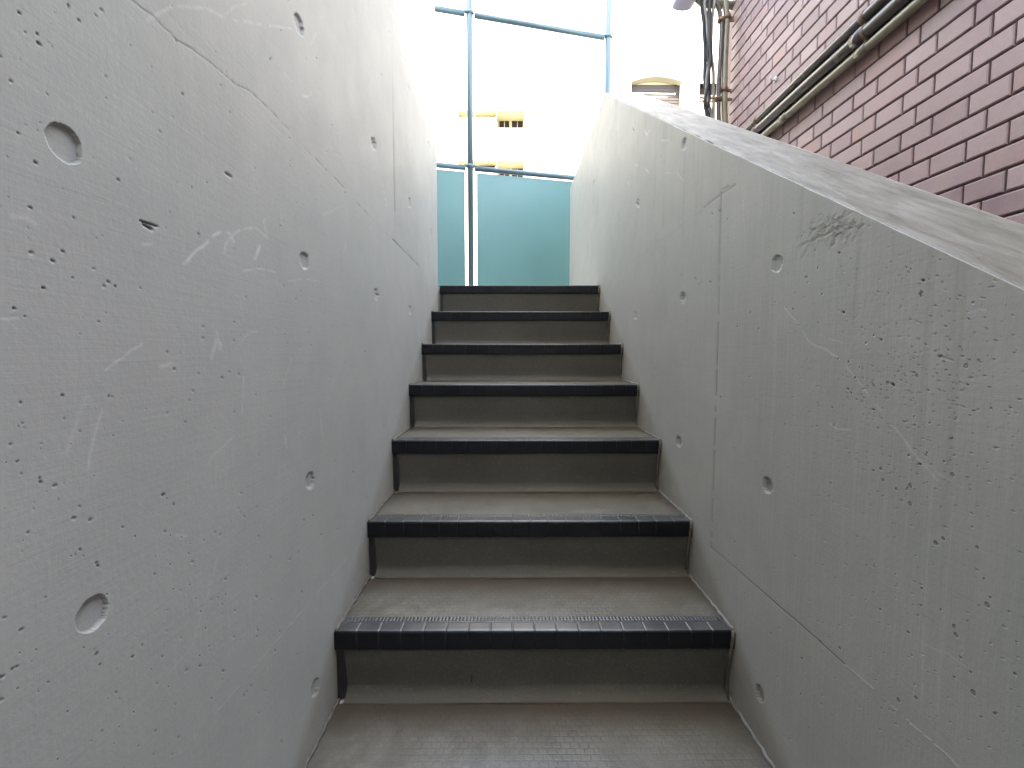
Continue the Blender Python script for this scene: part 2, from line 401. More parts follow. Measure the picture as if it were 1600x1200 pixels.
# ---- right wall --------------------------------------------------------
yr = ylines(XR, .33, RY1-.012, -3.2, RY1-.012)
NRr = 820
s_ = np.linspace(0, 1, NRr)
zt = ztop(yr); zt = zt
zb = -.98*(np.maximum(yr, .28)+.02); zt_ = np.maximum(zt, zb+.05)
zbot = np.where(yr < .2, np.minimum(zb, zt-.6), zb)
ER = .0035
Zg = zbot[:, None] + s_[None]*((zt-ER)-zbot)[:, None]
Yg = np.repeat(yr[:, None], NRr, 1)
mk = Marks(Yg, Zg)
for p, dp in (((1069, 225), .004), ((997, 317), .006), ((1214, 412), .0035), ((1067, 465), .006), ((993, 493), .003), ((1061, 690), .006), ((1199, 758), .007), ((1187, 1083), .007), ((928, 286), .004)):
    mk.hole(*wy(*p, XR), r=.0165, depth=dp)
mk.stroke([wy(1127.5, 300, XR), wy(1120, 580, XR), wy(1111, 855, XR)], .0034, dark=.55, disp=.0012, broken=.06)
mk.stroke([wy(*p, XR) for p in [(1111, 855), (1150, 888), (1200, 932), (1250, 975), (1300, 1020), (1320, 1038)]], .0012, dark=.65, disp=.0012, jag=.0004, seed=2)
mk.stroke([wy(*p, XR) for p in [(1320, 1038), (1380, 1090), (1430, 1137), (1480, 1180), (1510, 1215)]], .0010, pale=.85, disp=-.0005, jag=.0003, seed=4, broken=.1)
mk.stroke([wy(*p, XR) for p in [(1150, 288), (1125, 305), (1100, 325)]], .0014, dark=.7, disp=.0015)
mk.stroke([wy(*p, XR) for p in [(1140, 290), (1128, 297)]], .0014, dark=.6, disp=.0015)
mk.stroke([wy(*p, XR) for p in [(1100, 325), (1050, 362), (1020, 385), (990, 408), (945, 446)]], .0018, dark=.25, pale=.12, disp=-.0003, jag=.0015, seed=8, broken=.3)
for pts, w_, a in (
    ([(1225, 480), (1250, 510), (1265, 535), (1290, 545), (1312, 560), (1330, 582), (1375, 640), (1400, 670), (1425, 705), (1465, 750)], .0017, .5),
    ([(1280, 522), (1315, 535), (1350, 550)], .0012, .3), ([(1297, 662), (1310, 671), (1330, 672)], .0013, .6), ([(1515, 487), (1530, 484), (1540, 485)], .0013, .45),
    ([(1440, 720), (1500, 760), (1520, 765)], .0012, .25), ([(1440, 1005), (1480, 1020), (1520, 1050)], .0012, .3), ([(1443, 975), (1440, 1100)], .002, .25), ([(1460, 740), (1450, 860), (1443, 980)], .0016, .22),
    ([(1008, 205), (1011, 212), (1014, 204)], .004, .7), ([(1033, 220), (1045, 219)], .0022, .6), ([(1040, 270), (1060, 272), (1068, 284)], .0022, .45), ([(993, 258), (996, 258)], .004, .8), ([(1008, 264), (1013, 269)], .0038, .6), ([(981, 284), (983, 288)], .004, .5),
    ([(1160, 290), (1165, 400)], .002, .2), ([(1190, 300), (1192, 400)], .002, .2), ([(1060, 360), (1062, 420)], .003, .2), ([(950, 200), (948, 330)], .008, .25), ([(925, 260), (922, 400)], .010, .25), ([(970, 180), (965, 300)], .006, .2)):
    mk.stroke([wy(*p, XR) for p in pts], w_, pale=a, jag=.0008, seed=int(w_*1e5)+3*len(pts), broken=.2)
# rough scabbed patch under the coping
r2 = np.random.default_rng(5)
for k in range(150):
    x = 1293+r2.normal(0, 24); y = 367-(x-1290)*.35+r2.normal(0, 12)
    if x < 1245 or x > 1345: continue
    a = wy(x, y, XR); b_ = wy(x+r2.uniform(3, 10), y-r2.uniform(5, 13), XR)
    mk.stroke([a, b_], .0017, dark=r2.uniform(.0, .16), disp=r2.uniform(-.0010, .0013), stain=.30, jag=.0010, seed=k)
for x, y, r in ((1318, 488, 5.5), (1395, 601, 6.0), (1442, 438, 4.5), (1377, 531, 3.8), (1325, 608, 4.5), (1330, 614, 3.6), (1365, 640, 4.2), (1301, 637, 3.2), (1350, 621, 3), (1324, 621, 2.4), (1311, 395, 4), (1241, 333, 3.6), (1438, 725, 3.8), (1447, 711, 2.6), (1512, 601, 3.2), (1429, 582, 3), (1280, 634, 2.6), (1278, 629, 1.8), (1468, 557, 4), (1475, 565, 3),
                (1413, 659, 3), (1430, 664, 2.5), (1539, 496, 2.2), (1488, 684, 2.2), (1303, 665, 2.5), (1276, 666, 2.5), (1365, 735, 3), (1248, 508, 2.2), (1278, 504, 2), (1388, 458, 2.5), (1366, 602, 2.5), (1377, 601, 2.5), (1377, 609, 2.2), (1338, 595, 2), (1416, 417, 3), (1420, 425, 2.6), (1423, 420, 2), (1437, 459, 3.5), (1439, 462, 3),
                (1299, 755, 3), (1253, 1029, 3.6), (1419, 988, 3.4), (1439, 946, 3), (1434, 961, 2.6), (1366, 926, 2.2), (1354, 883, 2.6), (1409, 782, 2.6), (1339, 838, 2.2), (1305, 903, 1.8), (1366, 884, 2), (1547, 933, 3), (1512, 970, 2.4), (1501, 1027, 3), (1517, 1050, 3), (1491, 1058, 3), (1554, 1115, 3.2), (1533, 1120, 3), (1530, 946, 2.2), (1243, 869, 2.2), (1129, 819, 1.8), (1205, 990, 2.2),
                (1113, 334, 3.4), (1124, 330, 4), (1137, 342, 2.5), (1109, 332, 2.5), (1126, 327, 3), (1138, 372, 2.5), (1125, 379, 2.5), (1087, 435, 3), (1092, 444, 2.5), (1110, 440, 3), (1096, 440, 3), (1104, 448, 2.2), (1065, 430, 2.5), (990, 203, 3), (988, 201, 3), (1033, 244, 3), (1050, 205, 2), (1075, 563, 2.2), (1009, 579, 1.8), (1139, 510, 2.2), (1126, 620, 2.2), (1146, 700, 2), (1030, 434, 2.4)):
    y_, z_ = wy(x, y, XR); mk.pit(y_, z_, r*.00037*(y_/.55)**.6, sx=random.uniform(1, 1.4), ang=random.uniform(-.6, .6))
mk.stroke([wy(1466, 556, XR), wy(1488, 563, XR)], .0015, dark=.25, disp=.0006, jag=.001)
for k in range(2000):
    if k < 900:                                                       # porous zone
        x = 1400+r2.normal(0, 85); y = 590+r2.normal(0, 120)
    else:
        x = r2.uniform(960, 1640); y = r2.uniform(160, 1180)
    if x < 900: continue
    y_, z_ = wy(x, y, XR)
    mk.pit(y_, z_, r2.choice((.0003, .0004, .0005, .0007, .0009))*(y_/.55)**.3, sx=r2.uniform(1, 2.4), ang=r2.uniform(-.4, .4), dk=r2.uniform(.1, .6 if k < 900 else .4))
add_stair_stain_shade(mk, XR)
for k in range(60):
    y_ = r2.uniform(.4, 3.6); zt0 = float(ztop(y_)); L_ = r2.uniform(.05, .35)
    mk.stroke([(y_, zt0-.004), (y_+r2.normal(0, .003), zt0-L_)], r2.uniform(.002, .006)*(1+y_), stain=r2.uniform(.08, .3), seed=k)
for k in range(14):
    y_ = r2.uniform(.5, 3.2); zt0 = float(ztop(y_)); 
    mk.stroke([(y_, zt0-.01), (y_+.002, zt0-r2.uniform(.2, .6))], r2.uniform(.0015, .0035)*(1+y_), pale=r2.uniform(.04, .14), seed=k)
X_ = XR + mk.disp - undul(Yg, Zg, .0002, 2.1)
P_in = np.stack([X_, Yg, Zg], -1)
# arris and coping: rows across the wall top
slope = np.where(yr < YB, A_[0], 0.0); nz = 1/np.sqrt(1+slope**2); ny = -slope*nz
rows = []; darks = []; pales = []; stains = []
x0 = X_[:, -1]
r3 = np.random.default_rng(9)
def vnoise(y, x, sc, seed):
    rr = np.random.default_rng(seed); s = 0
    for k in range(6):
        a, b, c_, d_ = rr.uniform(-1, 1, 4); s = s+np.sin((y*a*2+x*b*1.2)*sc+c_*9)*1/(1+k*.3)
    return s/3
NTP = 70; RO = .022
chip = np.zeros(len(yr))
for yy, ww, dd in ((wy(1108, 226, XR)[0], .035, .010), (wy(1090, 216, XR)[0], .03, .005), (wy(1130, 235, XR)[0], .03, .004), (wy(1068, 206, XR)[0], .02, .003)):
    chip = np.maximum(chip, dd*np.clip(1-np.abs(yr-yy)/ww, 0, 1))
edge = np.clip(vnoise(yr, 0*yr, 40, 3)*.0012+.0016*np.clip(vnoise(yr, 0*yr, 13, 8), 0, 1), 0, .004)+chip*.5
for k in range(1, 6):                                  # small inner arris
    a = k/5*math.pi/2
    x = x0 + ER*(1-math.cos(a)) + edge*.7*math.sin(2*a); z = zt - ER + ER*math.sin(a) - edge*math.sin(2*a)
    rows.append(np.stack([x, yr, z], -1)); darks.append(.35*(chip > .002)*(k < 4)); pales.append(np.full(len(yr), .12)*(k > 1)); stains.append(z0[:, 0]*0 if len(z0) == len(yr) else np.zeros(len(yr)))
for k in range(1, NTP+1):
    x = XR+ER + (TH-ER-RO)*k/NTP
    hgt = .0010*vnoise(yr, x, 30, 21)+.0006*vnoise(yr, x*2, 90, 5)
    st = np.clip(vnoise(yr*.5, x*3, 26, 33)*.8-.1, 0, .6)
    rows.append(np.stack([np.full(len(yr), x), yr+ny*hgt, zt+nz*hgt], -1)); darks.append(np.zeros(len(yr))); pales.append(np.zeros(len(yr))); stains.append(st*.7)
for k in range(1, 11):                                 # rounded outer arris, rim glow painted pale
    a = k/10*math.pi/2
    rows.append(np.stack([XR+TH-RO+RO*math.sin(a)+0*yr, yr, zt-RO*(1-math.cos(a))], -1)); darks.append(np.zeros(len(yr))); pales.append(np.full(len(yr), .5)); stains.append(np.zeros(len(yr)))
rows.append(np.stack([XR+TH+0*yr, yr, np.full(len(yr), -3.2)], -1)); darks.append(np.zeros(len(yr))); pales.append(np.zeros(len(yr))); stains.append(np.zeros(len(yr)))
lo = np.stack([np.full(len(yr), XR), yr, np.full(len(yr), -3.2)], -1)[:, None]
z1 = np.zeros((len(yr), 1))
P = np.concatenate([lo, P_in, np.stack(rows, 1)], 1)
attrs = {'dark': np.concatenate([z1, mk.dark, np.stack(darks, 1)], 1), 'pale': np.concatenate([z1, mk.pale, np.stack(pales, 1)], 1), 'stain': np.concatenate([z1, mk.stain, np.stack(stains, 1)], 1)}
cp_ = np.zeros(P.shape[:2]); cp_[:, -1-10-NTP-4:-1-5] = 1; cp_[:, -1-10:-1-6] = .5; cp_[:, -7:-1] = 0; cp_[:, -1] = .5; attrs['cope'] = cp_  # cope left off the outer rim so the painted glow stays light
# end face: rounded arris then closed towards the wall's middle
cxm = XR+TH/2; arc = []
for k in range(1, 6):
    a = k/5*math.pi/2; row = P[-1].copy(); row[:, 1] = RY1-.012+.012*math.sin(a)
    row[:, 0] = cxm+(row[:, 0]-cxm)*(1-.012/(TH/2)*(1-math.cos(a))); row[:, 2] = row[:, 2]-.012*(1-math.cos(a))*(row[:, 2] > 1); arc.append(row)
mid = arc[-1].copy(); mid[:, 0] = cxm; mid[:, 2] = np.minimum(mid[:, 2], ZB-.02); arc.append(mid)
nb = len(arc); P = np.concatenate([P, np.stack(arc)], 0)
attrs = {k: np.concatenate([v, np.zeros((nb, v.shape[1]))], 0) for k, v in attrs.items()}
right = empty('parapet_wall', (XR+TH/2, 0, -3.2))
tag(right, 'weathered grey concrete parapet wall with sloping top rising beside the right end of the steps', 'parapet wall')
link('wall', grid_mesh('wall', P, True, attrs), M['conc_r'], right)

# ------------------------------------------------------------------ staircase
def tread_mat():
    s = NT('grey vinyl tread')
    m = s.map((1, 1, 1))
    br = s.n('TexBrick'); br.inputs['Scale'].default_value = 1; br.offset = .5
    br.inputs['Brick Width'].default_value = .020; br.inputs['Row Height'].default_value = .015; br.inputs['Mortar Size'].default_value = .0028; br.inputs['Mortar Smooth'].default_value = .6
    s.L(m, br.inputs['Vector'])
    n1 = s.noise(5, 5, .6); n2 = s.noise(260, 3, .7); n3 = s.noise(28, 5, .6)
    col = s.mix(s.ramp(n1, .32, .68), (.112, .093, .062), (.172, .146, .102))
    col = s.mix(s.ramp(n3, .4, .65, 0, .65), col, (.22, .19, .14))
    col = s.mix(s.math('MULTIPLY', br.outputs['Fac'], s.ramp(s.noise(6, 4, .6), .38, .62, .12, .5)), col, (.09, .08, .066))
    col = s.mix(s.ramp(n2, .35, .65, 0, .5), col, (.07, .062, .05))
    # darker brown towards the back of each tread and along the walls
    col = s.mix(s.math('MULTIPLY', s.attr('stain').outputs['Fac'], .85), col, (.060, .043, .028))
    h = s.math('SUBTRACT', s.math('MULTIPLY', n2, .45), s.math('MULTIPLY', br.outputs['Fac'], s.ramp(s.noise(6, 4, .6), .38, .62, .04, .38)))
    return s.fin(col, s.ramp(n3, .3, .7, .34, .48), s.bump(h, .0009, .7), spec=1.)
def nosing_mat():
    s = NT('dark vinyl nosing')
    n1 = s.noise(18, 5, .6); n2 = s.noise(200, 3, .6)
    col = s.mix(s.ramp(n1, .3, .7), (.0045, .005, .007), (.009, .009, .012))
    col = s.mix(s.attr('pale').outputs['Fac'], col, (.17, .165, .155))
    col = s.mix(s.attr('dark').outputs['Fac'], col, (.008, .008, .011))
    gl = s.attr('gloss').outputs['Fac']; s.L(s.ramp(gl, 0, 1, .25, 1.), s.p.inputs['Specular IOR Level']); s.p.inputs['IOR'].default_value = 1.55
    return s.fin(col, s.ramp(n1, .3, .7, .28, .38), s.bump(n2, .0002, .4))
def riser_mat():
    s = NT('dark grey riser sheet')
    n1 = s.noise(4, 5, .6); n2 = s.noise(330, 3, .7); n3 = s.noise(1, 4, .6, s.map((40, 40, 8)))
    col = s.mix(s.ramp(n1, .3, .7), (.082, .076, .063), (.112, .105, .088))
    col = s.mix(s.ramp(n3, .5, .75, 0, .3), col, (.085, .08, .068))
    col = s.mix(s.ramp(n2, .38, .62, 0, .6), col, (.062, .060, .052)); col = s.mix(s.ramp(s.noise(140, 3, .7), .55, .7, 0, .35), col, (.19, .18, .155))
    col = s.mix(s.math('MULTIPLY', s.attr('stain').outputs['Fac'], .6), col, (.12, .10, .075))
    return s.fin(col, .75, s.bump(n2, .0006, .6), spec=.25)
M['tread'] = tread_mat(); M['nosing'] = nosing_mat(); M['riser'] = riser_mat()
M['seal'] = simple('grey sealant', (.20, .19, .17), .55, var=.35, scale=20, bump=.001, bs=90)
M['seal_dirty'] = simple('dirty sealant', (.13, .112, .088), .6, var=.45, scale=26, bump=.001, bs=90)
M['black'] = simple('black gap shade and seam', (.016, .015, .015), .5, var=.2)

stairs = empty('staircase', (0, STEPS[0][0], STEPS[0][1]-.3))
tag(stairs, 'straight flight of steps with dark ribbed nosings and grey vinyl treads between two concrete walls', 'staircase')
SEG = (XR-XL)/18.
def nosing_mesh(y0, z0):
    # x samples: grooves at the segment joints, dots between
    xs = []
    for k in range(18):
        b0 = XL+k*SEG
        n = 24
        xs += [b0, b0+.0009, b0+.0018] + [b0+.0018+(SEG-.0036)*j/n for j in range(1, n)] + [b0+SEG-.0018, b0+SEG-.0009]
    xs.append(XR); xs = np.array(sorted(set(np.round(xs, 6))))
    # profile, s runs from the back of the strip over the lip and down the face
    r = .007; pr = []          # (dy, dz, ny, nz, zone)
    for v in (.062, .060, .058, .0535, .0525, .0495, .0485, .0455, .0445, .0415, .0405, .037, .0355, .034, .028, .02, .012, .009): pr.append((v, .0015, 0, 1))
    pr[0] = (.063, -.002, 0, 1)
    for k in range(1, 8):
        a = k/8*math.pi/2; pr.append((r-r*math.sin(a), .0015-r+r*math.cos(a), -math.sin(a), math.cos(a)))
    for v in (.007, .014, .022, .030, .038, .043): pr.append((0 + v*.02, .0015-v, -1, 0))
    for k in range(1, 4):
        a = k/3*math.pi/2; pr.append((.001+.004-.004*math.cos(a), .0015-.045-.004*math.sin(a), -math.cos(a), -math.sin(a)))
    pr.append((.022, -.0475, 0, -1))
    pr = np.array(pr); n = len(pr)
    Xm, I = np.meshgrid(xs, np.arange(n), indexing='ij')
    q = ((Xm-XL) % SEG); g = np.minimum(q, SEG-q); g[Xm <= XL+.002] = 1; g[Xm >= XR-.002] = 1
    groove = np.clip(1-g/.0016, 0, 1)
    dy = pr[:, 0][I]; dz = pr[:, 1][I]
    top = (I < 18) & (I > 0)
    strip = (dy > .0405) & (dy < .0535) & top                # two dotted rows
    cellp = (((Xm-XL)/.0044).astype(int) % 2 == 0)
    dent = np.zeros_like(Xm)
    row1 = ((I >= 3) & (I <= 4)) | ((I >= 7) & (I <= 8)); 
    dent = np.where(row1 & top & cellp, .0016, 0) 
    lip = (I >= 13)
    D = np.where(lip, groove*.0012, 0) + dent
    # line groove behind the dots
    D = np.where((I == 11), .0008, D)
    P = np.stack([Xm, y0+dy-pr[:, 2][I]*D, z0+dz-pr[:, 3][I]*D], -1)
    pale = np.where(lip & (I < 28), groove*np.where(I < 19, .6, .14), 0)+np.where((I < 13), .26, 0)*(1-(dent > 0))  # groove highlights painted pale, strong on top, faint on the face
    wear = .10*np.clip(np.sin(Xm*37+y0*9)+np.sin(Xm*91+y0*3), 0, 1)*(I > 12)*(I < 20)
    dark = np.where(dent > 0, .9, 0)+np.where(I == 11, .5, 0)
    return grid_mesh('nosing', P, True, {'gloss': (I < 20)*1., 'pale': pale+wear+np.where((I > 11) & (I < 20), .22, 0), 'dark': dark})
GL, GR = .018, .009        # side gaps of the riser sheet
prev = (STEPS[0][0]-G, STEPS[0][1]-H)
steps_all = [prev]+STEPS
for i in range(1, len(steps_all)):
    (ya, za), (yb, zb_) = steps_all[i-1], steps_all[i]        # tread a, riser up to b
    dh = zb_-za
    fy = yb+.008      # riser sheet: head under the nosing, leaning back, coved at its foot
    prof = []
    for k in range(0, 5): prof.append((fy+.018*k/4*(dh-.05-.030)/.1, zb_-.047-(dh-.047-.028)*k/4))
    by = prof[-1][0]; rc = .028
    for k in range(1, 9):
        a = k/8*math.pi/2; prof.append((by-rc+rc*math.cos(a), za+rc-rc*math.sin(a)+.001))
    xs = np.linspace(XL+GL, XR-GR, 60); pr = np.array(prof)
    Xm, I = np.meshgrid(xs, np.arange(len(pr)), indexing='ij')
    wob = .0012*np.sin(Xm*9+i*2)+.0006*np.sin(Xm*31+i)
    Pm = np.stack([Xm, pr[:, 0][I]+wob*(I < 6), pr[:, 1][I]], -1)
    sta = np.clip((I-4)/6., 0, 1)*.7
    link('riser', grid_mesh('riser', Pm, True, {'stain': sta}), M['riser'], stairs)
    if abs(ya-(STEPS[0][0]+(NB-1)*G)) < .02:
        xj_ = onX(735, 1050, XL).x*0 + ray(735, 1050).x/ray(735, 1050).y*fy
        b = MB(); b.tube([(xj_, fy+.004, zb_-.052), (xj_+.001, by-.002, za+.035)], .0016, 6); b.build('seam', M['black'], stairs)
    # riser ends: left shadow gap painted as a black strip, right sealant filler
    b = MB(); b.box(XL+.001, XL+GL+.001, fy+.004, by+.03, za+.003, zb_-.046); b.build('edge_strip', M['black'], stairs)
    b = MB(); b.box(XR-GR-.001, XR-.001, fy+.010, by+.03, za+.003, zb_-.046); b.build('edge_strip', M['seal_dirty'], stairs)
    # tread sheet from behind its nosing to the cove
    y0, y1 = ya+.061, by-rc+.002
    xs = np.linspace(XL+.002, XR-.002, 120); ys = np.linspace(y0, y1, 26)
    Xm, Ym = np.meshgrid(xs, ys, indexing='ij')
    Zm = za + .0007*np.sin(Xm*11+Ym*17+i) - .0006
    edge_tone = np.clip((Ym-y0)/(y1-y0)*2.6-1.35, 0, 1)+np.clip(1-(Xm-XL)/.05, 0, 1)*.8+np.clip(1-(XR-Xm)/.05, 0, 1)*.8
    tr = link('tread', grid_mesh('tread', np.stack([Xm, Ym, Zm], -1), True, {'stain': np.clip(edge_tone, 0, 1)}), M['tread'], stairs)
    if i > 0 and i-1 > 0:
        link('nosing', nosing_mesh(ya, za), M['nosing'], stairs)
    # sealant bead along the walls
    for side, X, mt in ((-1, XL+.003, M['seal_dirty']), (1, XR-.003, M['seal'])):
        pts = []; rr = []
        for k in range(25):
            y = ya+.004+(y1+.01-ya)*k/24; pts.append((X+.0015*math.sin(k*1.7+i), y, za+.0015+.001*math.sin(k*2.3+i*3))); rr.append(.0035+.0012*math.sin(k*.9+i*1.3)**2)
        b = MB(); b.tube(pts, rr, 8)
        if side > 0:
            pts = [(XR-.004, ya+.002-.001, za-.002), (XR-.004, ya+.005, za-.050)]
        b.build('sealant_bead', mt, stairs)
link('nosing', nosing_mesh(*STEPS[-1]), M['nosing'], stairs)
for i, (ya, za) in enumerate(STEPS):                      # sealant smear down the end of each nosing
    b = MB(); b.tube([(XR-.004, ya-.001, za+.001), (XR-.005, ya-.001, za-.02), (XR-.007, ya+.004, za-.047), (XR-.009, ya+.010, za-.09), (XR-.008, ya+.024, za-H*.93)], [.005, .0045, .004, .0035, .0035], 8); b.build('sealant_bead', M['seal_dirty'], stairs)
b = MB()
for i in range(1, len(steps_all)):
    (ya, za), (yb, zb_) = steps_all[i-1], steps_all[i]
    b.box(XL+.0015, XR-.0015, ya+.05 if i > 1 else ya-.02, yb+.036, za-.4, za-.004)
b.build('step_core', M['conc_l'], stairs)

# ------------------------------------------------------------------ ground, landings
M['pave'] = simple('pale paving', (.42, .40, .36), .8, var=.15, scale=3, bump=.002, bs=60)
yT = STEPS[-1][0]
b = MB(); b.box(-1.6, 1.4, yT+.058, 9, ZTOP-.3, ZTOP-.001); o = b.build('upper_landing', M['pave']); tag(o, kind='structure')
b = MB(); b.box(XL, XR, -3.2, STEPS[0][0]-G+.03, STEPS[0][1]-H-.3, STEPS[0][1]-H-.005); o = b.build('lower_landing', M['conc_l']); tag(o, kind='structure')
b = MB(); b.box(-3.4, 2.3, -10, -3.201, -3.2, 23.); o = b.build('rear_sun_blocker', simple('pale bounce face', (.68, .66, .61), .8, var=.06, scale=1)); tag(o, 'added unseen tall block behind the viewer shading the stairs from the sun', 'building')  # unseen block added to keep sun off the stairs, pale to bounce fill
M['asph'] = simple('asphalt', (.06, .06, .06), .85, var=.2, scale=3, bump=.004, bs=50)
b = MB(); b.box(-300, 300, -300, 300, -3.4, -3.21); o = b.build('ground', M['asph']); tag(o, kind='structure')
b = MB(); b.box(-60, 60, 9, 120, ZTOP-.4, ZTOP-.12); o = b.build('street', M['asph']); tag(o, kind='structure')

# ------------------------------------------------------------------ brick building on the right
BX = 1.41
PITCHZ = .0668; LEN = .240; JT = .0065
def brick_mat():
    s = NT('glazed brown brick')
    tint = s.attr('tint').outputs['Fac']; hue = s.attr('hue').outputs['Fac']
    col = s.mix(tint, (.25, .160, .165), (.41, .285, .275))
    col = s.mix(hue, col, (.37, .20, .18))
    n1 = s.noise(7, 5, .6); n2 = s.noise(120, 4, .7)
    col = s.mix(s.ramp(s.noise(2.2, 4, .6), .35, .7, 0, .35), col, (.24, .16, .155))
    col = s.mix(s.ramp(n1, .38, .62, 0, .5), col, (.37, .28, .245))
    col = s.mix(s.ramp(n2, .35, .7, 0, .25), col, (.22, .145, .14))
    return s.fin(col, s.ramp(n1, .3, .7, .42, .6), s.bump(n2, .0012, .6), spec=.45)
M['brick'] = brick_mat()
M['joint'] = simple('dark mortar', (.075, .045, .048), .9, var=.2, scale=30, bump=.002, bs=100)
M['orange'] = simple('orange brick', (.27, .17, .135), .7, var=.25, scale=20, bump=.002, bs=60)
zrow0 = onX(1600, 176.7, BX).z         # bed joint between a header course below and a stretcher course above
yh0 = onX(1451.7, 250, BX).y           # a joint of the header course
ys0 = onX(1425.8, 247, BX).y           # a joint of the stretcher course
YC = onX(1140, 150, BX).y              # the building's corner
brk = empty('brick_building', (BX+1.5, 0, -3.2))
tag(brk, 'brown glazed brick building with dark recessed joints beyond the parapet on the right', 'building')
V = []; F = []; T = []; HU = []
rb = np.random.default_rng(4)
def add_brick(y0, y1, z0, z1):
    if y1-y0 < .01: return
    c = .0038; e = .0065; dx = rb.normal(0, .0004); k = len(V)
    # back rim, shoulder rim, face rim
    for X, i in ((BX+.009, 0), (BX+.0028+dx, 0.0004), (BX+dx, c)):
        V.extend([(X, y0+i, z0+i), (X, y1-i, z0+i), (X, y1-i, z1-i), (X, y0+i, z1-i)])
    for a in (0, 4):
        for j in range(4): F.append((k+a+j, k+a+(j+1) % 4, k+a+4+(j+1) % 4, k+a+4+j))
    F.append((k+8, k+9, k+10, k+11))
    t_ = float(np.clip(rb.normal(.5, .38), 0, 1)); h_ = float(rb.random() < .2)*rb.uniform(.3, .8)
    T.extend([t_]*12); HU.extend([h_]*12)
nrows0, nrows1 = -16, 26
for r_ in range(nrows0, nrows1):
    z0_ = zrow0 + r_*PITCHZ + JT/2; z1_ = zrow0 + (r_+1)*PITCHZ - JT/2
    stretcher = (r_ % 2 == 0); L_ = LEN if stretcher else LEN/2; base = ys0 if stretcher else yh0
    k = math.floor((-1.6-base)/L_)
    y = base+k*L_
    while y < YC-.002:
        add_brick(max(y+JT/2, -1.6), min(y+L_-JT/2, YC), z0_, z1_); y += L_
me = bpy.data.meshes.new('brick_face'); me.from_pydata(V, [], F)
for nm, vals in (('tint', T), ('hue', HU)):
    at = me.attributes.new(nm, 'FLOAT', 'POINT'); at.data.foreach_set('value', np.array(vals, np.float32))
me.update(); link('brick_face', me, M['brick'], brk)
bm_ = bmesh.new(); bm_.from_mesh(me); bmesh.ops.recalc_face_normals(bm_, faces=bm_.faces[:]); bm_.to_mesh(me); bm_.free()
zt0, zt1 = zrow0+nrows0*PITCHZ, zrow0+nrows1*PITCHZ
b = MB(); b.box(BX+.0060, 5.5, -2.9, YC-.001, -3.2, zt1); b.build('wall', M['joint'], brk)
b = MB(); b.box(BX+.02, 5.4, -1.5, YC-.1, zt1, zt1+.08); b.build('roof_slab', M['conc_r'], brk)
b = MB(); b.box(BX+.13, 5.4, YC, YC+.42, -3.2, zt1); b.build('side_wall', M['orange'], brk)

# ---- horizontal pipes
M['pipe_dark'] = simple('dark bronze pipe', (.045, .038, .034), .20, 0, var=.3, scale=9, bump=.0005, bs=60, spec=.6)
M['pipe_beige'] = simple('beige pipe', (.19, .17, .12), .22, 0, var=.2, scale=9, bump=.0005, bs=60, spec=.6)
M['rust'] = simple('rusted clamp', (.16, .10, .07), .6, .3, var=.4, scale=60)
def zx(px, py, X): return onX(px, py, X).z
PX = BX-.045
zp = [zx(1240, 132, PX), zx(1240, 151.5, PX), zx(1240, 168.5, PX)]
zq = [zx(1371, 4, PX), zx(1403, 6, PX), zx(1431, 4, PX)]
yA = onX(1240, 150, PX).y
def hpipe(j, rad, mat, label, joints, jr):
    yB_ = onX((1371, 1403, 1431)[j], 5, PX).y
    sl_ = (zq[j]-zp[j])/(yB_-yA)*.6; zc = zp[j]
    f = lambda y: zc+(y-yA)*sl_
    X = BX-.012-rad-.004
    o = empty('wall_pipe', (X, yA, zc)); tag(o, label, 'pipe', 'pipes running along the brick wall')
    b = MB(); ys = np.linspace(-1.5, YC-.08, 24); b.tube([(X+.0006*math.sin(k*1.9), y, f(y)) for k, y in enumerate(ys)], rad, 20); b.build('pipe', mat, o)
    for (px, kind) in joints:
        y = onX(px, 100, X).y
        b = MB()
        if kind == 'c': b.tube([(X, y-.026, f(y-.026)), (X, y-.025, f(y)), (X, y+.025, f(y)), (X, y+.026, f(y))], [rad+.001, rad+jr, rad+jr, rad+.001], 20)
        b.build('coupling', mat, o) if kind == 'c' else b.bm.free()
        if kind == 'k':
            b = MB(); b.tube([(X, y-.010, f(y)), (X, y-.009, f(y)), (X, y+.009, f(y)), (X, y+.010, f(y))], [rad, rad+.0035, rad+.0035, rad], 18)
            b.box(X-.004, BX+.004, y-.009, y+.009, f(y)+rad, f(y)+rad+.006); b.box(X-.006, X+.006, y-.008, y+.008, f(y)-rad-.016, f(y)-rad+.002); b.build('clamp', M['rust'], o)
    return o
hpipe(0, .0215, M['pipe_dark'], 'uppermost of the three pipes sloping along the brick wall, dark with rusty clamps', [(1348, 'k'), (1187, 'k')], .004)
hpipe(1, .0255, M['pipe_dark'], 'thick dark middle pipe of the three along the brick wall with a collar joint', [(1343, 'c'), (1351, 'k'), (1187, 'k')], .006)
hpipe(2, .0175, M['pipe_beige'], 'thin beige pipe lowest of the three along the brick wall', [(1347, 'c'), (1229, 'c')], .003)

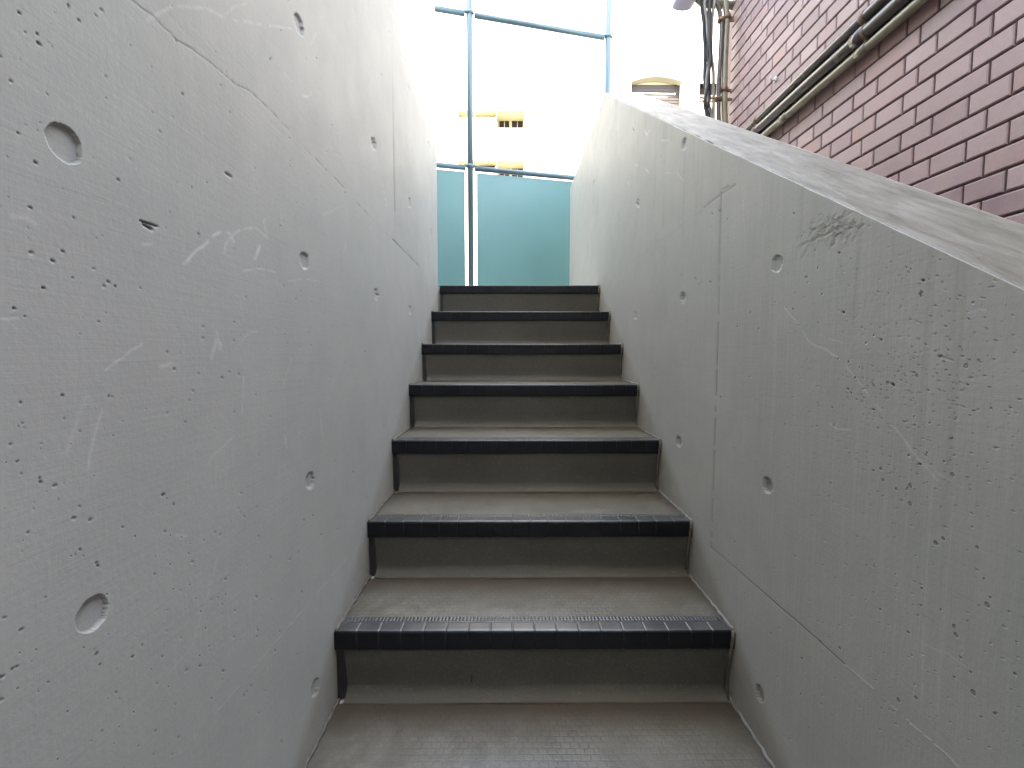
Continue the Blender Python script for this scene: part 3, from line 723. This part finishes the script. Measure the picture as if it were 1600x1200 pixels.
# ---- vertical pipes and cables at the corner
VY = YC-.02
def vline(px_top, px_bot, X=None, Y=VY, wig=0, r=.01, name='downpipe', mat=None, label='', cat='pipe', group=None, clamps=(), pts=None):
    P0 = pts or [(px_top, -60), (px_bot, 230)]
    ws = []
    for (x, y) in P0: p = onY(x, y, Y); ws.append(Vector((p.x, Y, p.z)))
    o = empty(name, ws[-1]); tag(o, label, cat, group)
    n = 26; Q = []
    for k in range(n):
        t_ = k/(n-1)*(len(ws)-1); i_ = min(int(t_), len(ws)-2); f_ = t_-i_; f2 = f_*f_*(3-2*f_) if len(ws) > 2 else f_
        q = ws[i_].lerp(ws[i_+1], f_); q.x = ws[i_].x*(1-f2)+ws[i_+1].x*f2
        q += Vector((wig*math.sin(k*1.1+px_top), wig*math.cos(k*.9+px_bot), 0)); Q.append(q)
    b = MB(); b.tube(Q, r, 14); b.build('pipe' if 'pipe' in name else 'strand', mat, o)
    for cy_ in clamps:
        best = min(Q, key=lambda q: abs(q.z-onY(P0[0][0], cy_, Y).z))
        b = MB(); b.tube([(best.x, best.y, best.z-.013), (best.x, best.y, best.z-.012), (best.x, best.y, best.z+.012), (best.x, best.y, best.z+.013)], [r, r+.006, r+.006, r], 14)
        b.box(best.x, BX+.08, best.y-.002, best.y+.006, best.z-.008, best.z+.008); b.build('clamp', M['rust'], o)
    return o
M['cable'] = simple('black cable', (.014, .013, .014), .5, 0, var=.2, spec=.35)
M['cable_pale'] = simple('greyed cable', (.19, .18, .17), .35, 0, var=.25, spec=.6)
M['pipe_brown'] = simple('brown pipe', (.07, .055, .05), .3, 0, var=.2, spec=.5)
vline(0, 0, Y=VY, r=.0195, mat=M['pipe_beige'], label='beige vertical pipe at the corner of the brick building with ring clamps', clamps=(25, 142), pts=[(1131, -60), (1133, 0), (1135.5, 30), (1133, 80), (1131.5, 130), (1131.5, 165), (1135, 240)], group='vertical pipes and cables at the brick corner')
vline(0, 0, Y=VY-.01, r=.0135, mat=M['pipe_brown'], label='dark vertical pipe just left of the beige corner pipe, bending left at the top', clamps=(30, 152), pts=[(1118, -60), (1119, 0), (1125, 22), (1128, 40), (1126, 80), (1123.5, 120), (1122.5, 160), (1124, 240)], group='vertical pipes and cables at the brick corner')
vline(0, 0, Y=VY-.02, r=.0095, mat=M['cable_pale'], name='cable', label='pale grey cable hanging between the dark pipe and the cable bundle', cat='cable', pts=[(1121, -60), (1116, 0), (1112, 40), (1111, 75), (1115, 120), (1115, 160), (1115, 240)], group='vertical pipes and cables at the brick corner')
bundle = empty('cable_bundle', onY(1106, 200, VY)); tag(bundle, 'twisted bundle of black cables hanging at the left edge of the brick corner', 'cables', 'vertical pipes and cables at the brick corner')
for j, pts in enumerate(([(1097, -60), (1097, 8), (1100, 40), (1102, 80), (1101, 120), (1104, 150), (1109, 175), (1110, 230)], [(1102, -60), (1101, 5), (1105, 40), (1108, 85), (1104, 130), (1107, 160), (1112, 180), (1114, 230)],
                         [(1106, -60), (1107, 5), (1108, 40), (1106, 80), (1108, 115), (1109, 150), (1104, 175), (1103, 230)], [(1110, -60), (1109, 10), (1109, 50), (1110, 90), (1106, 130), (1101, 160), (1104, 180), (1106, 230)])):
    ws = [onY(x, y, VY-.015*j) for x, y in pts]
    Q = []
    for k in range(32):
        t_ = k/31*(len(ws)-1); i_ = min(int(t_), len(ws)-2); f_ = t_-i_; f2 = f_*f_*(3-2*f_)
        q = ws[i_].lerp(ws[i_+1], f_); q.x = ws[i_].x*(1-f2)+ws[i_+1].x*f2; Q.append(q)
    b = MB(); b.tube(Q, (.011, .009, .0085, .010)[j], 10); b.build('cable', M['cable'] if j != 1 else M['cable_pale'], bundle)
p = onY(1108, 160, VY-.03); b = MB(); b.tube([(p.x-.03, p.y-.02, p.z-.02), (p.x, p.y-.03, p.z+.004), (p.x+.05, p.y-.02, p.z+.02)], .004, 8); b.build('cable_tie', M['rust'], bundle)
# lavender fitting whose underside shows at the top edge
M['lav'] = simple('lavender plastic', (.50, .47, .58), .4, var=.05)
M['white'] = simple('white paint', (.50, .49, .47), .6, var=.03, scale=2, bump=.001, bs=30)
p0 = onY(1056, -3, 2.95); p1 = onY(1089, -3, 2.95); pc = onY(1072, 4.0, 2.95)
b = MB(); cxl = (p0.x+p1.x)/2; hw = (p1.x-p0.x)/2
poly = [(cxl+hw*math.cos(a), pc.z+.028+.028*math.sin(a)) for a in np.linspace(math.pi, 2*math.pi, 14)] + [(cxl+hw, pc.z+.20), (cxl-hw, pc.z+.20)]
b.prism(poly, 2.92, 3.02); o = b.build('junction_box', M['lav']); tag(o, 'pale lavender box with a curved underside at the top edge, left of the cables', 'junction box')
p2 = onY(1100, 3, 2.95)
b = MB(); b.tube([(p1.x-.01, 2.97, p2.z+.05), (p2.x, 2.97, p2.z+.01), (BX+.14, 2.98, p2.z-.01)], [.02, .026, .022], 12); b.build('bracket_arm', M['pipe_beige'], o)
# small white hook on the bricks
p = onX(1212, 124, BX-.002)
hk = empty('wall_hook', p); tag(hk, 'tiny white hook fixed to the bricks above the three pipes', 'hook')
b = MB(); b.tube([(p.x+.006, p.y, p.z), (p.x-.006, p.y, p.z)], .014, 14); b.build('base', M['white'], hk)
b = MB(); b.tube([(p.x-.004, p.y, p.z-.004), (p.x-.022, p.y, p.z-.004), (p.x-.028, p.y, p.z+.006), (p.x-.024, p.y, p.z+.016)], .004, 8); b.build('hook', M['white'], hk)

# ------------------------------------------------------------------ teal pipe fence with panels behind the landing
M['teal'] = simple('blue grey painted steel', (.065, .115, .14), .38, .1, var=.08, scale=6, spec=.5)
M['clampw'] = simple('galvanised rod', (.55, .56, .56), .35, .6, var=.1)
s = NT('teal panel sheet')
n1 = s.noise(1.3, 3, .5); n2 = s.noise(40, 4, .6)
s.fin(s.mix(s.ramp(n1, .3, .7), (.064, .165, .168), (.080, .195, .195)), .34, s.bump(n2, .0006, .3), spec=.5); M['panel'] = s.m
p1_ = onY(735, 300, 4.3); dirv = Vector((4.43, 1, 0)).normalized()
def fpt(px, py):                     # on the fence plane
    d = ray(px, py); nrm = Vector((dirv.y, -dirv.x, 0)); t_ = p1_.dot(nrm)/d.dot(nrm); return d*t_
A1, A2 = fpt(735, 262), fpt(947, 300); 
zr0 = fpt(735, 260).z; zr1 = fpt(735, 20).z
SP = (Vector((A2.x, A2.y, 0))-Vector((A1.x, A1.y, 0))).length
print('fence spacing', SP, 'rails', zr0, zr1)
fence = empty('pipe_fence', (A1.x, A1.y, ZTOP)); tag(fence, 'blue grey steel pipe screen with teal infill panels standing behind the top of the stairs', 'fence')
base = Vector((A1.x, A1.y, 0)); RPIPE = .026
ang = math.atan2(dirv.y, dirv.x)
def fp(s_, z, off=0): return Vector((base.x+dirv.x*s_+dirv.y*off, base.y+dirv.y*s_-dirv.x*off, z))
zr2 = zr1+(zr1-zr0)
zbase = ZTOP
for k in range(-2, 2):
    s0 = k*SP
    b = MB(); b.tube([fp(s0, zbase), fp(s0, zr2+.6)], RPIPE, 20); post = b.build('post', M['teal'], fence)
    b = MB(); b.tube([fp(s0+.041, zbase, .012), fp(s0+.041, zr2+.6, .012)], .0045, 10); b.build('guide_rod', M['clampw'], post)
    for zr in (zr0, zr1, zr2):
        b = MB(); b.tube([fp(s0, zr-.016), fp(s0, zr-.015), fp(s0, zr+.015), fp(s0, zr+.016)], [RPIPE, RPIPE+.006, RPIPE+.006, RPIPE], 18)
        b.tube([fp(s0-.055, zr+.004), fp(s0+.055, zr+.004)], .013, 10)
        b.build('clamp', M['teal'], post)
    if k < 1:
        for zr in (zr0, zr1, zr2):
            b = MB(); b.tube([fp(s0+.045, zr-.016), fp(s0+SP-.045, zr-.016)], .024, 18); b.build('rail', M['teal'], fence)
        bm2 = MB()
        c = [fp(s0+.060, 0, -.003), fp(s0+SP-.055, 0, -.003), fp(s0+SP-.055, 0, .003), fp(s0+.060, 0, .003)]
        z0_, z1_ = zbase+.06, zr0-.055
        vs = [bm2.bm.verts.new((q.x, q.y, z)) for z in (z0_, z1_) for q in c]
        for f in ((0, 1, 2, 3), (7, 6, 5, 4), (0, 4, 5, 1), (1, 5, 6, 2), (2, 6, 7, 3), (3, 7, 4, 0)): bm2.bm.faces.new([vs[i] for i in f])
        bm2.build('panel', M['panel'], fence)

# ------------------------------------------------------------------ sunlit buildings across the street
M['cream'] = simple('cream soffit paint', (.62, .58, .44), .7, var=.06, scale=1)
M['brownpane'] = simple('brown shutter', (.034, .024, .023), .6, var=.15, scale=1.5)
M['glassd'] = simple('dark window glass', (.03, .026, .028), .9, var=.1, spec=.1)
def facade(b, x0, x1, z0, z1, y, th, holes):
    """wall slab at depth y with rectangular openings (hx0, hx1, hz0, hz1)"""
    xs = sorted({x0, x1, *[h[0] for h in holes], *[h[1] for h in holes]}); zs = sorted({z0, z1, *[h[2] for h in holes], *[h[3] for h in holes]})
    for i in range(len(zs)-1):
        run = None
        for j in range(len(xs)-1):
            cxx, czz = (xs[j]+xs[j+1])/2, (zs[i]+zs[i+1])/2
            solid = not any(h[0] < cxx < h[1] and h[2] < czz < h[3] for h in holes)
            if solid and run is None: run = xs[j]
            if run is not None and (not solid or j == len(xs)-2):
                b.box(run, xs[j+1] if solid else xs[j], y, y+th, zs[i], zs[i+1]); run = None
D1 = 25.0
def X1(px): return onY(px, 180, D1).x
def Z1(py): return onY(780, py, D1).z
apt = empty('apartment_building', (0, D1, ZTOP)); tag(apt, 'white sunlit apartment block with cream recessed balconies seen behind the pipe screen', 'building')
FH = Z1(172)-Z1(250)
holes = []; b = MB()
HB = .93
for r_ in (0, -1):
    zt_ = Z1(172)+r_*FH
    holes += [(X1(716), X1(776)-.02, zt_-.40, zt_), (X1(776), X1(819), zt_-HB, zt_)]
facade(b, -22, onY(953, 100, D1).x, ZTOP-.2, Z1(172)+3*FH+3.0, D1, .03, holes); b.build('wall', M['white'], apt)
b = MB(); b.box(-22, onY(953, 100, D1).x, D1+1.9, D1+9, ZTOP-.2, Z1(172)+3*FH+2.8); b.build('back_volume', M['white'], apt)
for r_ in (0, -1):
    zt_ = Z1(172)+r_*FH
    for (h0, h1, dep, hh) in ((X1(716), X1(776)-.02, .62, .40), (X1(776), X1(819), 1.15, HB)):
        b = MB(); b.box(h0-.02, h1+.015, D1+.032, D1+dep+.2, zt_+.002, zt_+.16); b.box(h0-.02, h1+.015, D1+.032, D1+dep+.2, zt_-hh-.14, zt_-hh-.002); b.box(h0-.02, h0-.001, D1+.032, D1+dep+.2, zt_-hh, zt_)
        b.box(h1+.001, h1+.015, D1+.032, D1+dep+.2, zt_-hh, zt_); b.box(h0, h1, D1+dep+.01, D1+dep+.2, zt_-hh, zt_); bal = b.build('balcony_recess', M['cream'], apt)
        if hh > .5:
            mx = (h0+h1)/2
            for (wa, wb) in ((h0+.12, mx-.06), (mx+.08, h1-.04)):
                b = MB(); b.box(wa, wb, D1+dep-.03, D1+dep+.008, zt_-hh+.01, zt_-.012); wn = b.build('window', M['glassd'], bal)
                for q_ in (wa-.035, wb+.002, (wa+wb)/2-.012):
                    b = MB(); b.box(q_, q_+.03, D1+dep-.05, D1+dep-.031, zt_-hh+.01, zt_-.012); b.build('window_frame', M['white'], wn)
        else:
            b = MB(); b.box(h0+.9, h1-.1, D1+dep-.02, D1+dep+.008, zt_-hh+.01, zt_-.05); b.build('window', M['glassd'], bal)
    # vent grille to the right of the balconies
    b = MB(); c_ = onY(841, 175, D1).x; zc = Z1(175)+r_*FH; b.box(c_-.28, c_+.28, D1-.10, D1-.002, zc-.02, zc+.10); b.box(c_-.30, c_+.30, D1-.13, D1-.002, zc+.102, zc+.14); b.build('vent_hood', M['clampw'], apt)
D2 = 14.0
def X2(px): return onY(px, 140, D2).x
def Z2(py, px=1026): return onY(px, py, D2).z
h2 = empty('stucco_house', (5, D2, ZTOP)); tag(h2, 'white sunlit building with an arched recess and brown shutter, above the top of the parapet', 'building')
ax0, ax1 = X2(986), X2(1066); za0, za1 = Z2(166), Z2(127.5)
apex = Z2(119.5)
wx0, wx1 = X2(1093), X2(1140); wz0, wz1 = Z2(161), Z2(130)
arch = [(ax0+(ax1-ax0)*t_, za1+(apex-za1)*math.sin(math.pi*(.12+.76*t_))**.9 - (apex-za1)*math.sin(math.pi*.12)**.9*(1-0)*0) for t_ in np.linspace(0, 1, 17)]
arch = [(x, za1+(apex-za1)*(1-(2*t_-1)**2)) for (x, _), t_ in zip(arch, np.linspace(0, 1, 17))]
b = MB(); XW0, XW1 = X2(956), 16.0; ZW1 = 22
facade(b, XW0, XW1, ZTOP-.2, ZW1, D2, .03, [(ax0, ax1, za0, apex+.02), (wx0, wx1, wz0, wz1)])
for (xa, z_a), (xb, z_b) in zip(arch, arch[1:]):
    b.prism([(xa, z_a), (xb, z_b), (xb, apex+.02), (xa, apex+.02)], D2+.001, D2+.029)
b.build('wall', M['white'], h2)
DA = .27
b = MB()
b.box(ax0-.06, ax0, D2+.032, D2+DA, za0-.05, apex+.05); b.box(ax1, ax1+.06, D2+.032, D2+DA, za0-.05, apex+.05)
for (xa, z_a), (xb, z_b) in zip(arch, arch[1:]): b.prism([(xa, z_a), (xb, z_b), (xb, apex+.08), (xa, apex+.08)], D2+.032, D2+DA-.01)
b.box(ax0-.06, ax1+.06, D2+DA, D2+DA+.1, za0-.3, apex+.1); rec = b.build('arched_recess', M['cream'], h2)
zsh = onY(1026, 134, D2+DA).z
b = MB(); b.box(ax0+.002, ax1-.002, D2+DA-.05, D2+DA-.002, za0-.3, zsh)
for k in range(7): b.box(ax0+.002, ax1-.002, D2+DA-.058, D2+DA-.051, zsh-.10-.09*k, zsh-.03-.09*k)
b.build('shutter', M['brownpane'], rec)
b = MB(); zz = onY(1030, 147, D2-.1).z; b.tube([(X2(975), D2-.12, zz+.02), (X2(1051), D2-.12, zz-.012)], .016, 10); b.tube([(X2(1051), D2-.12, zz-.012), (X2(1053), D2-.12, zz-.012)], .026, 10); b.build('pole', M['white'], h2)
b = MB(); zz = onY(1030, 153.5, D2-.1).z; b.tube([(X2(975), D2-.14, zz+.02), (X2(1040), D2-.14, zz)], .014, 10); b.build('pole', M['white'], h2)
b = MB(); b.box(wx0-.02, wx1, D2+.20, D2+.24, wz0-.1, wz1+.1); wn = b.build('window', M['glassd'], h2)
b = MB(); b.box(wx0, wx1, D2+.10, D2+.16, Z2(147), Z2(145.5)); b.box(wx0, wx1, D2+.10, D2+.16, Z2(153), Z2(151.5)); b.box(wx0, wx1, D2+.10, D2+.16, Z2(158), Z2(156.5)); b.build('grille', M['cream'], wn)
b = MB(); b.box(XW0+.35, XW1, D2+.6, D2+8, ZTOP-.2, ZW1-.2); b.build('back_volume', M['white'], h2)
M['brownpipe'] = simple('brown downpipe', (.20, .13, .115), .5, var=.15)
x_ = XW0-.02
dp = empty('downpipe', (x_, D2-.03, ZTOP)); tag(dp, 'thin brown vertical downpipe on the corner of the white building right of the screen', 'downpipe')
b = MB(); b.tube([(x_, D2-.05, ZTOP-.2), (x_, D2-.05, ZW1)], .016, 10); b.build('pipe', M['brownpipe'], dp)
